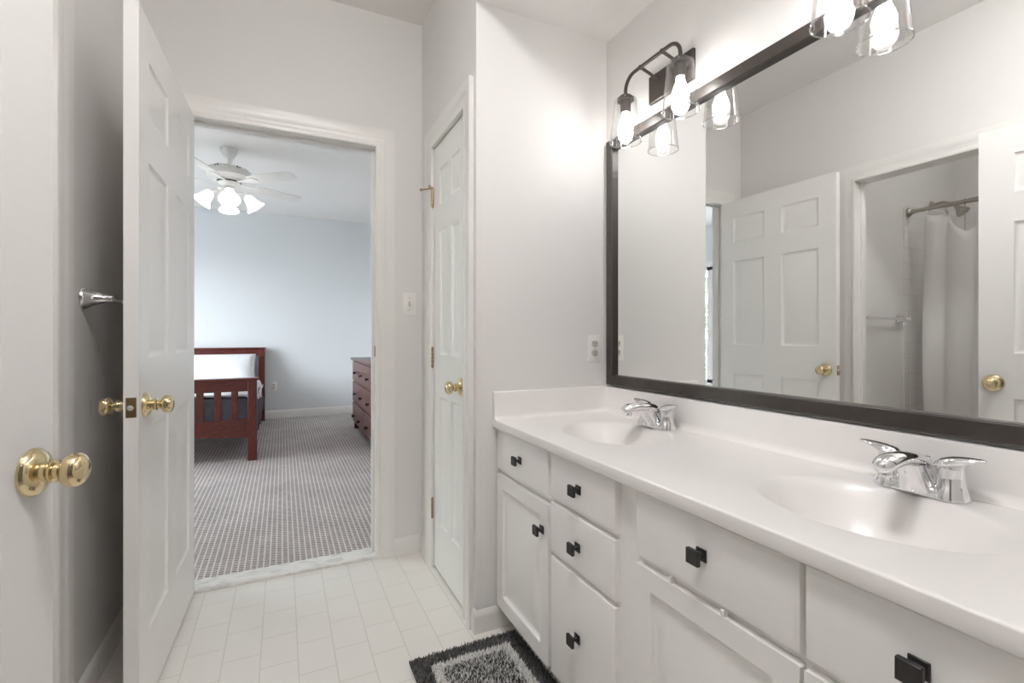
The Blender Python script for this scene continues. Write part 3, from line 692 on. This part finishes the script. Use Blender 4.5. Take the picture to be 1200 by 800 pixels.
for x in (-.74, -1.235):
    bm = bmesh.new(); bar_post(bm, (x, 1.7898, 1.237), (0, -1, 0), .032); obj('post', bm, CHROME, t2)
bm = bmesh.new(); tube(bm, [(-.74, 1.735, 1.237), (-1.235, 1.735, 1.237)], .0085, 14); obj('bar', bm, CHROME, t2)

# ------------------------------------------------------------------ bedroom: bed
BX1, BX0 = -.208, -1.78        # outer faces of right and left posts
FY, HY = 4.88, 7.10
bed = thing('slatted_bed', 'cherry-red slatted wooden bed frame seen through the doorway', 'bed', ((BX0+BX1)/2, 6.0, .004))
def post(x, y, h, s=.036):
    bm = B((x-s, x+s, y-s, y+s, .004, h)); return obj('post', bm, CHERRYV, bed, .004)
pr_, plx = BX1-.036, BX0+.036
for x in (pr_, plx): post(x, FY+.036, .725); post(x, HY, .95)
def cap(y, z):
    return obj('cap_rail', B((BX0-.014, BX1+.014, y-.048, y+.048, z, z+.018)), CHERRY, bed, .006)
cap(FY+.036, .725); cap(HY, .95)
L, R_ = plx+.036, pr_-.036
obj('foot_rail', B((L, R_, FY+.020, FY+.052, .625, .725)), CHERRY, bed, .003)
bm = bmesh.new(); nn = 24
lo = [(L+(R_-L)*k/nn, .235-.022*math.cos(2*PI*k/nn)**1) for k in range(nn+1)]
prism(bm, lo+[(R_, .375), (L, .375)], lambda x, z: Vector((x, FY+.018, z)), lambda x, z: Vector((x, FY+.054, z))); obj('foot_rail', bm, CHERRY, bed)
x = R_-.077-.054/2; ns = 0
sp = .131
while x > L+.03:
    obj('slat', B((x-.027, x+.027, FY+.028, FY+.046, .373, .627)), CHERRYV, bed, .002); x -= sp; ns += 1
obj('head_rail', B((L, R_, HY-.018, HY+.018, .865, .95)), CHERRY, bed, .003)
obj('head_rail', B((L, R_, HY-.018, HY+.018, .35, .48)), CHERRY, bed, .003)
x = R_-.104
while x > L+.03:
    obj('slat', B((x-.027, x+.027, HY-.010, HY+.010, .478, .867)), CHERRYV, bed, .002); x -= sp
for xx in (pr_, plx): obj('side_rail', B((xx-.014, xx+.014, FY+.07, HY-.035, .20, .36)), CHERRY, bed, .003)
mt = tag(obj('mattress', B((BX0+.075, BX1-.075, FY+.095, HY-.03, .30, .51)), SHEET, None, .04, 4), 'white mattress on the cherry bed frame', 'mattress')
def drape(x0, x1, y0, y1, ztop, drop, amp, seed, foot=False):
    """bedspread: flat top with sides that hang over"""
    rnd = random.Random(seed); bm = bmesh.new(); ny = 40
    cs = [(x0-.030, ztop-drop), (x0-.035, ztop-drop*.6), (x0-.022, ztop-.08), (x0-.005, ztop-.02), (x0+.03, ztop), (x0+.25, ztop+.006)]
    cs += [((x0+x1)/2+d, ztop+.01) for d in (-.3, -.1, .1, .3)]
    cs += [(x1-.25, ztop+.006), (x1-.03, ztop), (x1+.005, ztop-.02), (x1+.022, ztop-.08), (x1+.035, ztop-drop*.6), (x1+.030, ztop-drop)]
    g = []
    rows = [(0, -.004, ztop-.31), (0, -.010, ztop-.20), (0, -.008, ztop-.07), (0, 0, ztop-.015)] if foot else []
    rows += [(j/ny, .015, 9) for j in range(ny+1)]
    for t, oy, zm in rows:
        y = y0+oy+(y1-y0)*t; row = []
        for i, (x, z) in enumerate(cs):
            z = min(z, zm+.012*math.sin(i*2.1))
            side = 1 if i < 4 or i > len(cs)-5 else 0
            k = amp*(math.sin(t*23+i*.9+seed)+.6*math.sin(t*41+i*1.7))
            row.append(bm.verts.new((x+side*k*1.2*(1 if i > 5 else -1)*.8, y, z+(0 if side else abs(k)*.8)+(-.03*math.sin(t*9+i) if i in (0, len(cs)-1) else 0))))
        g.append(row)
    for j in range(len(rows)-1):
        for i in range(len(cs)-1): bm.faces.new((g[j][i], g[j][i+1], g[j+1][i+1], g[j+1][i]))
    return bm
tag(obj('comforter', drape(BX0+.055, BX1-.055, FY+.072, 6.60, .535, .34, .012, 3, True), COMF, thick=.024, angle=80), 'dark slate comforter hanging over the foot and sides of the bed', 'comforter')
tag(obj('bed_sheet', drape(BX0+.060, BX1-.060, 4.97, 6.80, .572, .12, .010, 5), SHEET, thick=.016, angle=80), 'white top sheet spread over the dark comforter', 'sheet')
def pillow(cx, cy, cz, wx, wz, th, tilt, label):
    bm = bmesh.new(); n = 24; g = {}
    for s in (1, -1):
        for i in range(n+1):
            for j in range(n+1):
                u, v = -1+2*i/n, -1+2*j/n
                t = (max(0, 1-u**4)*max(0, 1-v**4))**.55
                pin = 1-.05*(1-abs(v)**2)*abs(u)**6-.0
                x = u*wx/2*(1-.05*(1-v*v)*(u*u)); z = v*wz/2*(1-.06*(1-u*u)*0-.04*(u*u)*0)
                y = s*t*th/2*(1+.08*math.sin(5*u+3*v))
                g[s, i, j] = bm.verts.new((x, y, z))
        for i in range(n):
            for j in range(n):
                f = [g[s, i, j], g[s, i+1, j], g[s, i+1, j+1], g[s, i, j+1]]; bm.faces.new(f if s < 0 else f[::-1])
    bmesh.ops.remove_doubles(bm, verts=bm.verts, dist=1e-5)
    bmesh.ops.transform(bm, matrix=Matrix.Translation((cx, cy, cz)) @ Matrix.Rotation(tilt, 4, 'X'), verts=bm.verts)
    return tag(obj('pillow', bm, SHEET, angle=80), label, 'pillow', 'white pillows at the head of the bed')
pillow(-.655, 6.93, .715, .70, .36, .17, math.radians(-16), 'white pillow against the headboard at the right side of the bed')
pillow(-1.375, 6.93, .715, .70, .36, .17, math.radians(-16), 'white pillow against the headboard at the far left of the bed')

# ------------------------------------------------------------------ dresser
DX, DY0, DY1, DT = .785, 4.40, 6.085, .858
dr = thing('dresser', 'dark cherry wooden dresser against the right bedroom wall', 'dresser', (1.02, 5.24, .004))
obj('dresser_body', B((DX, 1.255, DY0, DY1, .085, DT-.025)), DRESS, dr, .003)
obj('dresser_top', B((DX-.035, 1.257, DY0-.03, DY1+.035, DT-.025, DT)), DRESS, dr, .006)
for y in (DY0+.03, DY1-.03):
    for x in (DX+.03, 1.225): obj('foot', B((x-.028, x+.028, y-.028, y+.028, .004, .086)), DRESS, dr, .004)
MID = 5.236
def dfront(ya, yb, za, zb, ks):
    o = obj('drawer', B((DX-.016, DX+.002, ya, yb, za, zb)), DRESS, dr, .004)
    for y, z in ks:
        bm = bmesh.new(); lathe(bm, [(.010, 0), (.008, .010), (.010, .016), (.018, .022), (.018, .028), (.010, .033), (.001, .034)], (DX-.016, y, z), (-1, 0, 0), 18); obj('knob', bm, BLACK, o)
dfront(DY0+.015, DY1-.015, .590, .815, [(5.80, .69), (5.35, .69), (4.905, .69), (4.56, .69)])
dfront(DY0+.015, DY1-.015, .345, .575, [(5.80, .445), (5.35, .445), (4.87, .445), (4.56, .445)])
dfront(MID+.006, DY1-.015, .10, .330, [(5.90, .175), (5.48, .175)])
dfront(DY0+.015, MID-.006, .10, .330, [(4.95, .20), (4.58, .20)])

# ------------------------------------------------------------------ ceiling fan
FXc, FYc = -.42, 4.84
fan = thing('ceiling_fan', 'white ceiling fan with four lit bell shades in the bedroom', 'ceiling fan', (FXc, FYc, HC))
c = (FXc, FYc, 0)
bm = bmesh.new(); lathe(bm, [(.066, HC-.0005), (.068, HC-.012), (.062, HC-.04), (.045, HC-.07), (.020, HC-.085)], c, n=32); obj('canopy', bm, FANW, fan)
bm = bmesh.new(); tube(bm, [(FXc, FYc, HC-.08), (FXc, FYc, HC-.155)], .0125, 16); obj('downrod', bm, FANW, fan)
bm = bmesh.new(); lathe(bm, [(.022, 2.615), (.040, 2.612), (.075, 2.602), (.135, 2.585), (.172, 2.555), (.182, 2.530), (.176, 2.508), (.150, 2.496), (.105, 2.490), (.095, 2.472), (.030, 2.470)], c, n=48); mh = obj('motor_housing', bm, FANW, fan)
for k in range(12):
    a = 2*PI*k/12; bm = bmesh.new()
    ca_, sa2 = math.cos(a), math.sin(a)
    for dr_, da in ((0, 0), (.016, .07), (.016, -.07)):
        r0, z_ = .146+dr_, 2.576-dr_*.75
        ball(bm, (FXc+r0*math.cos(a+da), FYc+r0*math.sin(a+da), z_), .0065, 8)
    obj('vent', bm, GREY if k % 2 else SLOT, mh)
for k in range(5):
    a = math.radians(-14-25.66+72*k); M_ = Matrix.Translation(c) @ Matrix.Rotation(a, 4, 'Z') @ Matrix.Translation((0, 0, 2.470)) @ Matrix.Rotation(math.radians(-12), 4, 'X')
    bm = bmesh.new(); out = []
    prof = [(.205, .048), (.24, .058), (.40, .062), (.60, .064), (.655, .055), (.668, .030)]
    pts = [(x, y) for x, y in prof]+[(x, -y) for x, y in prof[::-1]]
    prism(bm, pts, lambda x, y: M_ @ Vector((x, y, -.003)), lambda x, y: M_ @ Vector((x, y, .003))); bl = obj('blade', bm, BLADE, fan)
    bm = bmesh.new(); pts = [(.085, .018), (.14, .014), (.19, .022), (.235, .040), (.275, .028), (.29, 0), (.275, -.028), (.235, -.040), (.19, -.022), (.14, -.014), (.085, -.018)]
    prism(bm, pts, lambda x, y: M_ @ Vector((x, y, -.009)), lambda x, y: M_ @ Vector((x, y, -.0032))); obj('blade_bracket', bm, FANW, bl)
bm = bmesh.new(); lathe(bm, [(.085, 2.470), (.090, 2.455), (.078, 2.440), (.050, 2.428), (.055, 2.40), (.068, 2.37), (.062, 2.345), (.040, 2.325), (.012, 2.312), (.002, 2.310)], c, n=36); obj('light_kit', bm, FANW, fan)
bm = bmesh.new(); lathe(bm, [(.094, 2.462), (.094, 2.468), (.080, 2.468), (.080, 2.462)], c, n=36, closed=True); obj('switch_ring', bm, SLOT, fan)
for k in range(4):
    a = math.radians(-25.66+31+90*k); d = Vector((math.cos(a), math.sin(a), 0))
    o = Vector(c)+d*.05+Vector((0, 0, 2.375))
    bm = bmesh.new(); tube(bm, [o, o+d*.045+Vector((0, 0, .012)), o+d*.075+Vector((0, 0, .0)), o+d*.088+Vector((0, 0, -.022))], [.009, .008, .009, .016], 12); ar = obj('light_arm', bm, FANW, fan)
    ax = (d*.60+Vector((0, 0, -.80))).normalized(); s0 = o+d*.085+Vector((0, 0, -.012))
    bm = bmesh.new(); lathe(bm, [(q*1.08, e*1.1) for q, e in [(.022, 0), (.034, .012), (.040, .035), (.045, .06), (.056, .085), (.073, .105), (.076, .112), (.071, .106), (.053, .085), (.042, .06), (.036, .035), (.030, .014), (.020, .004)]], s0, ax, 28, closed=True); obj('bell_shade', bm, OPAL, fan)

# ------------------------------------------------------------------ unseen fill lamps added for brightness: hall, bathroom, tub room
hl = thing('fill_light', 'round fill lamp added in the hall behind the camera', 'fill light', (0, -.85, HC))
bm = bmesh.new(); lathe(bm, [(.19, HC-.0005), (.19, HC-.02), (.175, HC-.025)], (0, -.85, 0), n=36); obj('base', bm, NICKEL, hl)
bm = bmesh.new(); lathe(bm, [(.172, HC-.026), (.168, HC-.05), (.14, HC-.08), (.08, HC-.10), (.001, HC-.105)], (0, -.85, 0), n=36); obj('diffuser', bm, HALLM, hl)

def fill_lamp(x, y, r, m, label):
    t = thing('fill_light', label, 'fill light', (x, y, HC))
    bm = bmesh.new(); lathe(bm, [(r*1.1, HC-.0005), (r*1.1, HC-.02), (r*1.02, HC-.025)], (x, y, 0), n=36); obj('base', bm, NICKEL, t)
    bm = bmesh.new(); lathe(bm, [(r, HC-.026), (r*.98, HC-.05), (r*.82, HC-.08), (r*.47, HC-.10), (.001, HC-.105)], (x, y, 0), n=36); obj('diffuser', bm, m, t)
fill_lamp(.15, .46, .172, BATHM, 'round fill lamp added on the bathroom ceiling, out of view')
fill_lamp(-1.15, .95, .13, TUBM, 'round fill lamp added in the tub room, hidden from view')
